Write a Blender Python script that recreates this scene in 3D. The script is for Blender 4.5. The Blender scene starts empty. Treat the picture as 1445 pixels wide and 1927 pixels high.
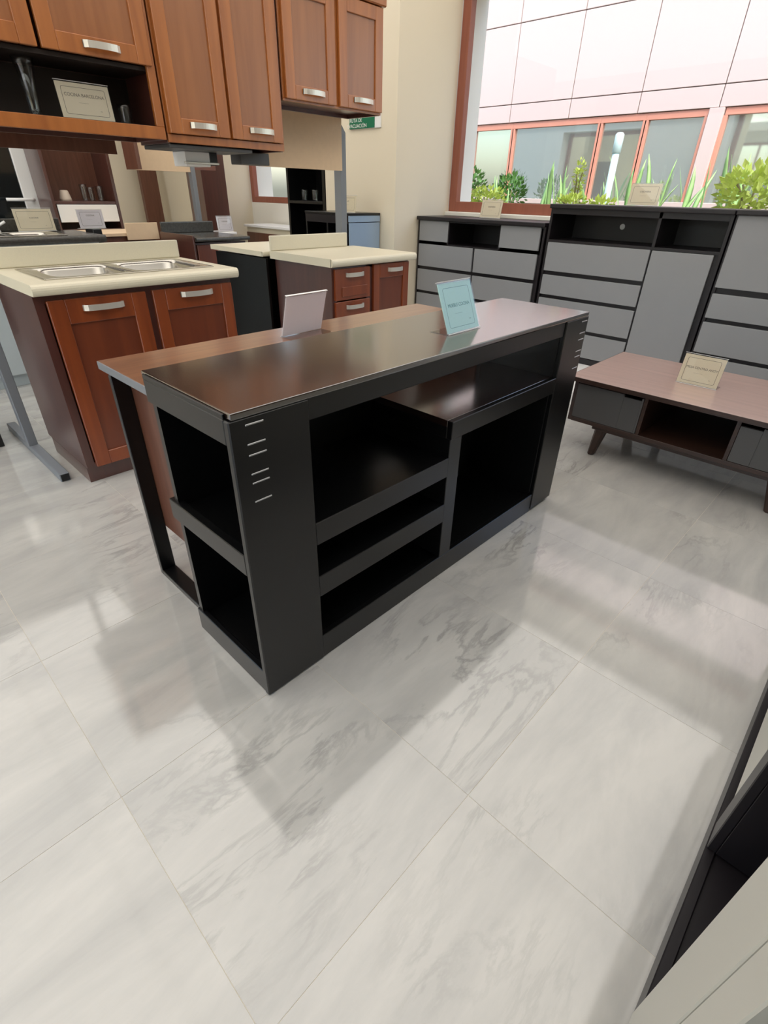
import bpy, bmesh, math, random
from mathutils import Vector, Matrix
random.seed(7)
C = bpy.context.scene.collection
S = bpy.context.scene

# ------------------------------------------------------------------ camera
F_PX, YAW, PIT, ROL = 956.07, 0.757156, -0.560434, 0.022782
cam_d = bpy.data.cameras.new('camera')
cam_d.sensor_fit = 'HORIZONTAL'; cam_d.sensor_width = 36.0
cam_d.lens = F_PX / 1445 * 36.0
cam_d.clip_start = 0.02; cam_d.clip_end = 200
cam = bpy.data.objects.new('camera', cam_d); C.objects.link(cam)
fw = Vector((math.cos(YAW)*math.cos(PIT), math.sin(YAW)*math.cos(PIT), math.sin(PIT)))
rt = Vector((math.sin(YAW), -math.cos(YAW), 0)); up = rt.cross(fw)
rt2 = math.cos(ROL)*rt + math.sin(ROL)*up
up2 = -math.sin(ROL)*rt + math.cos(ROL)*up
m = Matrix((rt2, up2, -fw)).transposed().to_4x4(); m.translation = (0, 0, 1.26)
cam.matrix_world = m
S.camera = cam

# ------------------------------------------------------------------ world, sun, exposure
w = bpy.data.worlds.new('sky'); S.world = w; w.use_nodes = True
wn = w.node_tree.nodes; wl = w.node_tree.links
bg = wn['Background']
sky = wn.new('ShaderNodeTexSky'); sky.sky_type = 'NISHITA'
sky.sun_disc = False; sky.sun_elevation = math.radians(58); sky.sun_rotation = math.radians(215)
sky.air_density = 1.2; sky.dust_density = 3.0
wl.new(sky.outputs[0], bg.inputs[0]); bg.inputs[1].default_value = 0.54
sun_d = bpy.data.lights.new('sun', 'SUN'); sun_d.energy = 2.8; sun_d.angle = math.radians(0.6)
sun_d.color = (1.0, 0.95, 0.88)
sun = bpy.data.objects.new('sun', sun_d); C.objects.link(sun)
sun.rotation_euler = Vector((0.62, 0.30, -1.05)).to_track_quat('-Z', 'Y').to_euler()
sun.location = (-4, -4, 12)
S.view_settings.view_transform = 'Standard'; S.view_settings.look = 'None'
S.view_settings.exposure = 0.0; S.view_settings.gamma = 1.0
S.view_settings.use_curve_mapping = False
FILL = 1.42      # glow of the added ceiling fill panels

# ------------------------------------------------------------------ materials
def srgb(r, g, b):
    f = lambda c: c/12.92 if c <= .04045 else ((c+.055)/1.055)**2.4
    return (f(r/255), f(g/255), f(b/255), 1)
def mat(name, col, rough=.5, spec=.5, metal=0, coat=0, coat_rough=.1, ior=1.5, bump=0, bscale=200, var=0, vscale=30):
    M = bpy.data.materials.new(name); M.use_nodes = True
    n = M.node_tree.nodes; l = M.node_tree.links; b = n['Principled BSDF']
    b.inputs['Base Color'].default_value = col; b.inputs['Roughness'].default_value = rough
    b.inputs['Specular IOR Level'].default_value = spec; b.inputs['Metallic'].default_value = metal
    b.inputs['Coat Weight'].default_value = coat; b.inputs['Coat Roughness'].default_value = coat_rough
    b.inputs['IOR'].default_value = ior
    if bump or var:
        tc = n.new('ShaderNodeTexCoord'); nz = n.new('ShaderNodeTexNoise')
        l.new(tc.outputs['Object'], nz.inputs['Vector'])
        if var:
            nz.inputs['Scale'].default_value = vscale; nz.inputs['Detail'].default_value = 4
            mx = n.new('ShaderNodeMix'); mx.data_type = 'RGBA'
            c2 = tuple(c*(1-var) for c in col[:3])+(1,); c3 = tuple(min(1, c*(1+var)) for c in col[:3])+(1,)
            mx.inputs[6].default_value = c2; mx.inputs[7].default_value = c3
            l.new(nz.outputs[0], mx.inputs[0]); l.new(mx.outputs[2], b.inputs['Base Color'])
        if bump:
            nb = n.new('ShaderNodeTexNoise'); nb.inputs['Scale'].default_value = bscale
            l.new(tc.outputs['Object'], nb.inputs['Vector'])
            bp = n.new('ShaderNodeBump'); bp.inputs['Strength'].default_value = bump; bp.inputs['Distance'].default_value = .002
            l.new(nb.outputs[0], bp.inputs['Height']); l.new(bp.outputs[0], b.inputs['Normal'])
    return M
def wood(name, c1, c2, rough=.35, axis='Z', coat=.3, scale=1.0, spec=.5, crough=.15, cior=1.5):
    M = bpy.data.materials.new(name); M.use_nodes = True
    n = M.node_tree.nodes; l = M.node_tree.links; b = n['Principled BSDF']
    tc = n.new('ShaderNodeTexCoord'); mp = n.new('ShaderNodeMapping')
    s = [22*scale]*3; s['XYZ'.index(axis)] = 1.6*scale
    mp.inputs['Scale'].default_value = s
    l.new(tc.outputs['Object'], mp.inputs['Vector'])
    nz = n.new('ShaderNodeTexNoise'); nz.inputs['Scale'].default_value = 1.6; nz.inputs['Detail'].default_value = 6
    nz.inputs['Distortion'].default_value = .6
    l.new(mp.outputs[0], nz.inputs['Vector'])
    cr = n.new('ShaderNodeValToRGB'); cr.color_ramp.elements[0].position = .3; cr.color_ramp.elements[1].position = .72
    cr.color_ramp.elements[0].color = c1; cr.color_ramp.elements[1].color = c2
    l.new(nz.outputs[0], cr.inputs[0]); l.new(cr.outputs[0], b.inputs['Base Color'])
    b.inputs['Roughness'].default_value = rough; b.inputs['Coat Weight'].default_value = coat
    b.inputs['Coat Roughness'].default_value = crough; b.inputs['Specular IOR Level'].default_value = spec
    b.inputs['Coat IOR'].default_value = cior
    return M
def clear(name, tint=(1, 1, 1, 1), refl=1.0):
    """thin clear sheet: transparent with fresnel reflection"""
    M = bpy.data.materials.new(name); M.use_nodes = True
    n = M.node_tree.nodes; l = M.node_tree.links; n.remove(n['Principled BSDF'])
    t = n.new('ShaderNodeBsdfTransparent'); t.inputs[0].default_value = tint
    g = n.new('ShaderNodeBsdfGlossy'); g.inputs['Roughness'].default_value = .02
    fr = n.new('ShaderNodeLayerWeight'); fr.inputs[0].default_value = .5
    pw = n.new('ShaderNodeMath'); pw.operation = 'POWER'; pw.inputs[1].default_value = 4; l.new(fr.outputs['Facing'], pw.inputs[0])
    ma = n.new('ShaderNodeMath'); ma.operation = 'MULTIPLY_ADD'; ma.inputs[1].default_value = .6; ma.inputs[2].default_value = .035; l.new(pw.outputs[0], ma.inputs[0])
    mu = n.new('ShaderNodeMath'); mu.operation = 'MULTIPLY'; mu.inputs[1].default_value = refl
    mx = n.new('ShaderNodeMixShader'); l.new(ma.outputs[0], mu.inputs[0]); l.new(mu.outputs[0], mx.inputs[0])
    l.new(t.outputs[0], mx.inputs[1]); l.new(g.outputs[0], mx.inputs[2])
    l.new(mx.outputs[0], n['Material Output'].inputs[0])
    return M
def emit(name, col, s):
    M = bpy.data.materials.new(name); M.use_nodes = True
    b = M.node_tree.nodes['Principled BSDF']
    b.inputs['Base Color'].default_value = col
    b.inputs['Emission Color'].default_value = col; b.inputs['Emission Strength'].default_value = s
    return M
def marble():
    M = bpy.data.materials.new('white_marble'); M.use_nodes = True
    n = M.node_tree.nodes; l = M.node_tree.links; b = n['Principled BSDF']
    geo = n.new('ShaderNodeNewGeometry'); oi = n.new('ShaderNodeObjectInfo')
    off = n.new('ShaderNodeVectorMath'); off.operation = 'SCALE'; off.inputs[0].default_value = (37, 19, 11)
    l.new(oi.outputs['Random'], off.inputs['Scale'])
    ad = n.new('ShaderNodeVectorMath'); l.new(geo.outputs['Position'], ad.inputs[0]); l.new(off.outputs[0], ad.inputs[1])
    rotm = n.new('ShaderNodeMapping'); rotm.inputs['Rotation'].default_value = (0, 0, math.radians(-38))
    rotm.inputs['Scale'].default_value = (.9, 3.2, 1)
    l.new(ad.outputs[0], rotm.inputs[0])
    def noise(sc, det, dist, src=rotm):
        z = n.new('ShaderNodeTexNoise'); z.inputs['Scale'].default_value = sc; z.inputs['Detail'].default_value = det
        z.inputs['Distortion'].default_value = dist; z.inputs['Roughness'].default_value = .62
        l.new(src.outputs[0], z.inputs['Vector']); return z
    def ramp(src, pts):
        r = n.new('ShaderNodeValToRGB'); e = r.color_ramp.elements
        e[0].position, e[0].color = pts[0][0], (pts[0][1],)*3+(1,)
        e[1].position, e[1].color = pts[-1][0], (pts[-1][1],)*3+(1,)
        for p, v in pts[1:-1]:
            k = e.new(p); k.color = (v, v, v, 1)
        l.new(src.outputs[0], r.inputs[0]); return r
    cloud = ramp(noise(1.7, 8, .4), [(.36, 1), (.66, 0)])
    vein = ramp(noise(2.1, 9, .45), [(.47, 0), (.497, .42), (.503, .42), (.54, 0)])
    gate = ramp(noise(1.3, 3, .3, ad), [(.50, 0), (.68, 1)])
    speck = ramp(noise(9, 5, .5, ad), [(.68, 0), (.76, .8)])
    vm = n.new('ShaderNodeMath'); vm.operation = 'MULTIPLY'; l.new(vein.outputs[0], vm.inputs[0]); l.new(gate.outputs[0], vm.inputs[1])
    sm = n.new('ShaderNodeMath'); sm.operation = 'MULTIPLY'; l.new(speck.outputs[0], sm.inputs[0]); l.new(gate.outputs[0], sm.inputs[1])
    mx1 = n.new('ShaderNodeMix'); mx1.data_type = 'RGBA'
    mx1.inputs[6].default_value = srgb(196, 194, 189); mx1.inputs[7].default_value = srgb(174, 173, 170)
    inv = n.new('ShaderNodeMath'); inv.operation = 'SUBTRACT'; inv.inputs[0].default_value = 1; l.new(cloud.outputs[0], inv.inputs[1])
    l.new(inv.outputs[0], mx1.inputs[0])
    mx2 = n.new('ShaderNodeMix'); mx2.data_type = 'RGBA'; mx2.inputs[7].default_value = srgb(104, 104, 103)
    l.new(vm.outputs[0], mx2.inputs[0]); l.new(mx1.outputs[2], mx2.inputs[6])
    mx3 = n.new('ShaderNodeMix'); mx3.data_type = 'RGBA'; mx3.inputs[7].default_value = srgb(104, 102, 98)
    l.new(sm.outputs[0], mx3.inputs[0]); l.new(mx2.outputs[2], mx3.inputs[6])
    l.new(mx3.outputs[2], b.inputs['Base Color'])
    b.inputs['Roughness'].default_value = .08; b.inputs['IOR'].default_value = 2.0
    return M
def granite():
    M = mat('dark_granite', srgb(70, 68, 64), .25, var=.55, vscale=60); return M

mMarble = marble()
mGrout = mat('grout', srgb(222, 214, 196), .8)
mWallBeige = mat('beige_paint', srgb(230, 219, 196), .75, bump=.15, bscale=350)
mWallWhite = mat('cream_paint', srgb(232, 229, 220), .75, bump=.15, bscale=350)
mCeil = mat('ceiling_white', srgb(235, 233, 228), .85)
mFrame = wood('window_frame_paint', srgb(140, 80, 62), srgb(152, 90, 70), .4, coat=.1)
mGlass = clear('window_glass', (.98, .99, .985, 1), .4)
mAcr = clear('acrylic', (.985, .99, .99, 1), 1.0)
mBlack = mat('black_lacquer', srgb(9, 9, 10), .3, spec=.55)
mEsp = wood('espresso_top', srgb(26, 16, 13), srgb(40, 24, 19), .2, 'X', coat=1, crough=.15, scale=.5, spec=.5, cior=2.2)
mEspF = wood('espresso_wood', srgb(44, 28, 22), srgb(60, 38, 28), .42, 'Y', coat=.1)
mTableTop = wood('walnut_laminate', srgb(120, 76, 52), srgb(146, 98, 68), .3, 'X', coat=1, crough=.2, cior=1.7)
mPanelBrown = wood('brown_panel', srgb(92, 56, 42), srgb(110, 70, 54), .4, 'Z', coat=.1)
mCherry = wood('cherry_wood', srgb(118, 52, 20), srgb(142, 68, 28), .35, 'Z', coat=.8, crough=.33, scale=.6)
mCherryP = wood('cherry_panel', srgb(100, 44, 22), srgb(116, 54, 26), .35, 'Z', coat=.8, crough=.36, scale=.6)
mCherryLit = wood('cherry_wood_lit', srgb(152, 86, 34), srgb(178, 108, 48), .35, 'Z', coat=.8, crough=.33, scale=.6)  # cherry of the upper cabinets, brighter light and sheen put into the colour
mCherryPLit = wood('cherry_panel_lit', srgb(142, 84, 40), srgb(160, 100, 52), .35, 'Z', coat=.9, crough=.34, scale=.6)  # upper door panels, same cherry with light and sheen in the colour
mMaroon = wood('dark_cherry_side', srgb(70, 36, 30), srgb(88, 48, 40), .36, 'Z', coat=1, crough=.28, cior=1.6)
mInside = mat('dark_interior', srgb(40, 30, 25), .5)
mCream = mat('cream_laminate', srgb(226, 218, 194), .35, var=.06, vscale=220)
mSteel = mat('stainless_steel', srgb(196, 192, 184), .22, metal=1)
mNickel = mat('brushed_nickel', srgb(226, 221, 210), .3, metal=.55)
mLitEdge = mat('lit_edge', srgb(190, 190, 192), .3, metal=.6)
mGreyPost = mat('grey_painted_steel', srgb(122, 126, 132), .35)
mGreyDrawer = mat('grey_melamine', srgb(142, 144, 147), .42, var=.03, vscale=8)
mGreyDark = mat('charcoal_melamine', srgb(78, 77, 77), .42)
mDresser = mat('black_brown_frame', srgb(26, 22, 26), .42)
mCoffeeSheen = wood('coffee_wood_sheen', srgb(156, 126, 116), srgb(176, 144, 133), .45, 'Y', coat=1, crough=.33, spec=.5, cior=2.0)  # table top lightened: window sheen on dark wood put into its colour
def paper(name, col):
    M = bpy.data.materials.new(name); M.use_nodes = True
    n = M.node_tree.nodes; l = M.node_tree.links; b = n['Principled BSDF']
    b.inputs['Base Color'].default_value = col; b.inputs['Roughness'].default_value = .6
    t = n.new('ShaderNodeBsdfTranslucent'); t.inputs[0].default_value = col
    mx = n.new('ShaderNodeMixShader'); mx.inputs[0].default_value = .45
    l.new(b.outputs[0], mx.inputs[1]); l.new(t.outputs[0], mx.inputs[2]); l.new(mx.outputs[0], n['Material Output'].inputs[0])
    return M
mDoorPale = mat('pale_door_board', srgb(192, 190, 180), .4)
mCard = paper('cream_card', srgb(250, 242, 222))
mCardB = paper('aqua_card', srgb(208, 238, 233))
mCardW = paper('white_card', srgb(244, 240, 244))
mInk = mat('grey_ink', srgb(120, 112, 100), .7)
mInkD = mat('brown_ink', srgb(92, 74, 58), .7)
mInkT = mat('teal_ink', srgb(84, 140, 138), .7)
mGreen = mat('safety_green', srgb(14, 110, 76), .4)
mWhite = mat('white_plastic', srgb(238, 238, 236), .4)
mWhiteGl = mat('white_laminate', srgb(244, 244, 244), .25)
mGran = granite()
mBoard = mat('raw_fibreboard', srgb(226, 198, 164), .75, var=.05, vscale=40)
mDarkGl = mat('dark_glazing', srgb(22, 26, 28), .06)
mFacade = mat('pale_pink_panel', srgb(203, 183, 177), .7)
mBandShade = mat('shaded_band_panel', srgb(140, 130, 128), .6)  # shade of a recessed upper band put into the grey
mFacPane = mat('facade_glazing', srgb(196, 204, 198), .03, metal=.8)
mFacFrame = mat('facade_window_frame', srgb(206, 140, 118), .5)
mSoil = mat('soil', srgb(96, 92, 74), .9, var=.3, vscale=8)
mPave = mat('pavement', srgb(190, 186, 178), .85)
mBlade = mat('snake_leaf', srgb(150, 190, 120), .4, var=.25, vscale=12)
mLeafY = mat('lime_leaf', srgb(206, 222, 112), .5, var=.3, vscale=10)
mLeafG = mat('green_leaf', srgb(84, 128, 60), .5, var=.3, vscale=10)
mStem = mat('plant_stem', srgb(120, 112, 70), .7)
mPole = mat('pale_pole', srgb(196, 222, 222), .4)
mBlackPl = mat('black_plastic', srgb(20, 20, 22), .4)
mClay = mat('cream_ceramic', srgb(224, 208, 190), .4)
mTumbler = clear('drinking_glass', (.93, .95, .95, 1), 1.5)

# ------------------------------------------------------------------ builders
def thing(name, label, cat, loc, group=None):
    o = bpy.data.objects.new(name, None); C.objects.link(o)
    o.empty_display_size = .05
    o.location = loc; o['label'] = label; o['category'] = cat
    if group: o['group'] = group
    return o
def origin(p):
    v = Vector((0, 0, 0))
    while p is not None:
        v += p.location; p = p.parent
    return v
def link(name, me, material, parent=None):
    o = bpy.data.objects.new(name, me); C.objects.link(o)
    if material and not me.materials: me.materials.append(material)
    if parent: o.parent = parent
    return o
def tag(o, label, cat, group=None):
    o['label'] = label; o['category'] = cat
    if group: o['group'] = group
    return o
def add_box(bm, lo, hi, bev=0, seg=1):
    lo = Vector(lo); hi = Vector(hi)
    r = bmesh.ops.create_cube(bm, size=1, matrix=Matrix.Translation((lo+hi)/2) @ Matrix.Diagonal((*(hi-lo), 1)))
    if bev:
        es = list({e for v in r['verts'] for e in v.link_edges})
        bmesh.ops.bevel(bm, geom=es, offset=min(bev, .45*min(hi-lo)), segments=seg, affect='EDGES', profile=.6)
def finish(bm, name, material, parent, org=None, smooth=False):
    o_ = origin(parent) if parent else Vector((0, 0, 0))
    loc = Vector((0, 0, 0))
    if org is not None: loc = Vector(org) - o_
    bmesh.ops.translate(bm, verts=bm.verts, vec=-(o_+loc))
    bmesh.ops.recalc_face_normals(bm, faces=bm.faces)
    me = bpy.data.meshes.new(name); bm.to_mesh(me); bm.free()
    if smooth:
        for p in me.polygons: p.use_smooth = True
    o = link(name, me, material, parent); o.location = loc
    return o
def boxes(name, material, parent, *bs, bev=.0015, seg=1, org=None):
    bm = bmesh.new()
    for lo, hi in bs: add_box(bm, lo, hi, bev, seg)
    return finish(bm, name, material, parent, org)
def struct(name, material, *bs):
    o = boxes(name, material, None, *bs, bev=0); o['kind'] = 'structure'; return o
def add_tube(bm, pts, r, n=10, closed_ends=True):
    pts = [Vector(p) for p in pts]; rings = []
    for i, p in enumerate(pts):
        d = (pts[min(i+1, len(pts)-1)] - pts[max(i-1, 0)]).normalized()
        a = d.cross(Vector((0, 0, 1)))
        if a.length < .1: a = d.cross(Vector((1, 0, 0)))
        a.normalize(); b = d.cross(a)
        rr = r[i] if isinstance(r, (list, tuple)) else r
        rings.append([bm.verts.new(p + rr*(math.cos(t)*a + math.sin(t)*b)) for t in [2*math.pi*k/n for k in range(n)]])
    for A, B in zip(rings, rings[1:]):
        for k in range(n): bm.faces.new((A[k], A[(k+1) % n], B[(k+1) % n], B[k]))
    if closed_ends: bm.faces.new(rings[0]); bm.faces.new(rings[-1][::-1])
def tube(name, material, parent, pts, r, n=10):
    bm = bmesh.new(); add_tube(bm, pts, r, n); return finish(bm, name, material, parent, smooth=True)
def lathe(name, material, parent, c, prof, n=24):
    bm = bmesh.new(); rings = []
    for r, z in prof:
        rings.append([bm.verts.new((c[0]+r*math.cos(2*math.pi*k/n), c[1]+r*math.sin(2*math.pi*k/n), c[2]+z)) for k in range(n)])
    for A, B in zip(rings, rings[1:]):
        for k in range(n): bm.faces.new((A[k], A[(k+1) % n], B[(k+1) % n], B[k]))
    bm.faces.new(rings[0]); bm.faces.new(rings[-1])
    return finish(bm, name, material, parent, smooth=True)
def prism(name, material, parent, poly, axis, a, b, bev=0):
    """polygon (2-D points) extruded along axis from a to b"""
    bm = bmesh.new()
    def P(u, v, t): return {'x': (t, u, v), 'y': (u, t, v), 'z': (u, v, t)}[axis]
    A = [bm.verts.new(P(u, v, a)) for u, v in poly]; B = [bm.verts.new(P(u, v, b)) for u, v in poly]
    n = len(poly)
    for k in range(n): bm.faces.new((A[k], A[(k+1) % n], B[(k+1) % n], B[k]))
    bm.faces.new(A[::-1]); bm.faces.new(B)
    if bev: bmesh.ops.bevel(bm, geom=list(bm.edges), offset=bev, segments=2, affect='EDGES')
    return finish(bm, name, material, parent)
def text_mesh(s, size):
    cu = bpy.data.curves.new('lettering', 'FONT'); cu.body = s; cu.size = size
    cu.align_x = 'CENTER'; cu.align_y = 'CENTER'; cu.extrude = .0002
    o = bpy.data.objects.new('lettering_tmp', cu); C.objects.link(o)
    dg = bpy.context.evaluated_depsgraph_get(); me = bpy.data.meshes.new_from_object(o.evaluated_get(dg))
    bpy.data.objects.remove(o); bpy.data.curves.remove(cu)
    return me

# ------------------------------------------------------------------ the setting
XW, XO = 4.65, 5.02        # window wall, inner and outer face
CEIL = 3.2
floor = struct('floor', mGrout, ((-5, -4, -.12), (XW, 8.4, -.0008)))
tm = None
for i in range(-4, 9):
    for j in range(-2, 13):
        x0, y0 = .06+.6*i, .315+.6*(j-1)
        x1 = min(x0+.6, XW)
        if x0 >= XW: continue
        if tm is None or x1-x0 < .599:
            bm = bmesh.new(); add_box(bm, (.0005, .0005, -.012), (x1-x0-.0005, .5995, 0), .0002)
            me = bpy.data.meshes.new('tile'); bm.to_mesh(me); bm.free(); me.materials.append(mMarble)
            if tm is None: tm = me
        else: me = tm
        t = link('tile', me, None, floor); t.location = (x0, y0, 0)
ceiling = struct('ceiling', mCeil, ((-5, -4, CEIL), (XO, 8.4, CEIL+.2)))
W1a, W1b, WZ0, WZ1 = -2.2, 3.62, 1.12, 2.74      # window 1 opening
W2a, W2b = 5.3, 7.05
wall = struct('wall_right', mWallWhite,
    ((XW, -4, -.1), (XO, W1a, CEIL)), ((XW, W1a, -.1), (XO, W1b, WZ0)), ((XW, W1a, WZ1), (XO, W1b, CEIL)),
    ((XW, W1b, -.1), (XO, W2a, CEIL)), ((XW, W2a, -.1), (XO, W2b, WZ0)), ((XW, W2a, 2.5), (XO, W2b, CEIL)),
    ((XW, W2b, -.1), (XO, 8.4, CEIL)))
struct('wall_pier', mWallBeige, ((3.88, W1b, 0), (XW, 4.56, CEIL)))
struct('wall_pier_far', mWallBeige, ((3.88, W2b, 0), (XW, 8.2, CEIL)))
struct('wall_back', mWallBeige, ((-5, 8.2, -.1), (XW, 8.4, CEIL)))
struct('wall_front', mat('taupe_paint', srgb(120, 106, 92), .8), ((-5, -4.2, -.1), (XO, -4, CEIL)))
# street side, with a long shop window
struct('wall_left', mWallWhite, ((-5.2, -4.2, -.1), (-5, -3.4, CEIL)), ((-5.2, 7.6, -.1), (-5, 8.4, CEIL)),
       ((-5.2, -3.4, 2.9), (-5, 7.6, CEIL)), ((-5.2, -3.4, -.1), (-5, 7.6, .1)))
def window(name, x0, x1, ya, yb, za, zb, fw_, mull=()):
    fr = boxes(name, mFrame, None, ((x0, ya, za), (x1, ya+fw_, zb)), ((x0, yb-fw_, za), (x1, yb, zb)),
               ((x0, ya+fw_, za), (x1, yb-fw_, za+fw_)), ((x0, ya+fw_, zb-fw_), (x1, yb-fw_, zb)),
               *[((x0, y-.03, za+fw_), (x1, y+.03, zb-fw_)) for y in mull], bev=.004)
    fr['kind'] = 'structure'
    ys = [ya+fw_] + [k for y in mull for k in (y-.03, y+.03)] + [yb-fw_]
    for a, b in zip(ys[::2], ys[1::2]):
        boxes('pane', mGlass, fr, (((x0+x1)/2-.003, a-.005, za+fw_-.005), ((x0+x1)/2+.003, b+.005, zb-fw_+.005)), bev=0)
    return fr
window('window_1', 4.66, 4.73, W1a, W1b, WZ0, WZ1, .085)
window('window_2', 4.66, 4.73, W2a, W2b, WZ0, 2.5, .07)
window('window_3', -5.15, -5.08, -3.4, 7.6, .1, 2.9, .08, (-1.2, 1.0, 3.2, 5.4))
sl = boxes('trim_1', mWallWhite, None, ((4.60, W1a, 1.085), (4.668, W1b, 1.118)), bev=.004); sl['kind'] = 'structure'

# unseen glowing ceiling panels, added to brighten the room
mFill = emit('fill_glow', (1, .965, .91, 1), FILL)
for y0, y1 in ((-.8, 1.897), (1.9, 4.597), (4.6, 7.297)):
    for x0, x1 in ((-2.3, -.053), (-.05, 2.197), (2.2, 4.55)):
        t = thing('fill_panel', 'large unseen glowing panel added on the ceiling to brighten the showroom', 'fill light', (x0, y0, CEIL-.03), 'added fill panels')
        boxes('fill_frame', mWhite, t, ((x0, y0, CEIL-.024), (x0+.004, y1, CEIL)), ((x1-.004, y0, CEIL-.024), (x1, y1, CEIL)),
              ((x0+.004, y0, CEIL-.024), (x1-.004, y0+.004, CEIL)), ((x0+.004, y1-.004, CEIL-.024), (x1-.004, y1, CEIL)), bev=0)
        boxes('fill_face', mFill, t, ((x0+.004, y0+.004, CEIL-.022), (x1-.004, y1-.004, CEIL-.004)), bev=0)

# ------------------------------------------------------------------ island: black bar
X0, X1, Y0, Y1, H = .493, 2.13, .903, 1.315, .872
bar = thing('bar_counter', 'black bar counter with open shelves and small slots at both front corners', 'counter', (X0, Y0, 0))
boxes('bar_top', mEsp, bar, ((X0-.002, Y0-.001, .857), (X1+.002, Y1, H)), bev=.003, seg=2)
for a, b, nm in ((X0, .695, 'l'), (1.955, X1, 'r')):
    pn = boxes('corner_panel', mBlack, bar, ((a-.009*(nm == 'l'), Y0, .004 if nm == 'l' else .012), (b+.009*(nm == 'r'), Y0+.02, .856)), bev=.003)
    sx = (.523, .569) if nm == 'l' else (2.083, 2.128)
    for z in (.839, .794, .768, .722, .699, .651):
        boxes('slot_glint', mLitEdge, pn, ((sx[0], Y0-.0012, z-.002), (sx[1], Y0+.004, z+.002)), bev=.0008)  # pale strips stand for the lit edges of small recesses
for s, xa, xb in ((0, X0-.009, X0+.016), (1, X1-.016, X1+.009)):
    boxes('end_apron', mBlack, bar, ((xa, Y0+.02, .797), (xb, 1.295, .856)), ((xa, Y0+.02, .856), (xa+.006, 1.295, .869)) if s == 0 else ((xb-.006, Y0+.02, .856), (xb, 1.295, .869)), bev=.0015)
    boxes('end_rail', mBlack, bar, ((xa, Y0+.02, .44), (xb, 1.31, .505)), bev=.002)
    boxes('end_base_rail', mBlack, bar, ((xa+.004, Y0+.02, 0), (xb-.004, 1.30, .087)), bev=.002)
boxes('end_shelf', mBlack, bar, ((X0+.016, Y0+.02, .47), (.675, 1.27, .49)), bev=.001)
boxes('end_shelf', mBlack, bar, ((1.975, Y0+.02, .47), (X1-.016, 1.27, .49)), bev=.001)
for xa, xb in ((X0+.012, .675), (1.975, X1-.012)): boxes('end_floor', mBlack, bar, ((xa, Y0+.02, .055), (xb, 1.27, .075)), bev=.001)
boxes('partition', mBlack, bar, ((.675, Y0+.02, .01), (.695, 1.27, .856)), bev=.001)
boxes('partition', mBlack, bar, ((1.955, Y0+.02, .01), (1.975, 1.27, .856)), bev=.001)
boxes('back_panel', mBlack, bar, ((X0, 1.27, .01), (1.29, 1.29, .856)), ((1.29, 1.27, .01), (1.955, 1.29, .63)), ((1.955, 1.27, .01), (X1, 1.29, .856)), bev=0)
boxes('front_apron', mBlack, bar, ((.695, Y0+.006, .80), (1.955, Y0+.026, .856)), bev=.002)
boxes('base_rail', mBlack, bar, ((.695, Y0+.004, .0), (1.955, Y0+.024, .092)), bev=.002)
boxes('base_shelf', mBlack, bar, ((.695, Y0+.024, .06), (1.955, 1.27, .08)), bev=.001)
for z0, z1 in ((.438, .51), (.253, .328)):
    sh = boxes('shelf', mBlack, bar, ((.695, Y0+.024, z1-.025), (1.27, 1.27, z1-.003)), bev=.001)
    boxes('shelf_rail', mBlack, sh, ((.695, Y0+.002, z0), (1.27, Y0+.024, z1)), bev=.002)
boxes('divider', mBlack, bar, ((1.27, Y0+.004, .092), (1.335, 1.27, .574)), bev=.002)
rs = boxes('raised_shelf', mEsp, bar, ((1.27, Y0+.022, .615), (1.955, 1.27, .638)), bev=.001)
boxes('shelf_rail', mBlack, rs, ((1.27, Y0, .574), (1.955, Y0+.022, .638)), bev=.002)
boxes('raised_side', mBlack, bar, ((1.27, Y0+.022, .574), (1.29, 1.27, .615)), bev=.001)

# ------------------------------------------------------------------ island: table behind the bar
tb = thing('side_table', 'brown topped table with black strap legs pushed against the bar counter', 'table', (.53, 1.32, 0))
boxes('tabletop', mTableTop, tb, ((.533, 1.316, .772), (2.06, 1.755, .797)), bev=.001)
boxes('edge_band', mGreyPost, tb, ((.529, 1.316, .772), (.533, 1.755, .796)), bev=.0005)
for xa, xb, xp in ((.525, .578, .578), (2.0, 2.053, 1.985)):
    lg = boxes('leg', mBlack, tb, ((xa, 1.655, .0), (xb, 1.675, .772)), bev=.002)
    boxes('foot_strap', mBlack, lg, ((xa, 1.316, 0), (xb, 1.655, .02)), bev=.002)
    boxes('side_panel', mPanelBrown, tb, ((xp, 1.316, .20), (xp+.015, 1.66, .772)), bev=.001)

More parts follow.
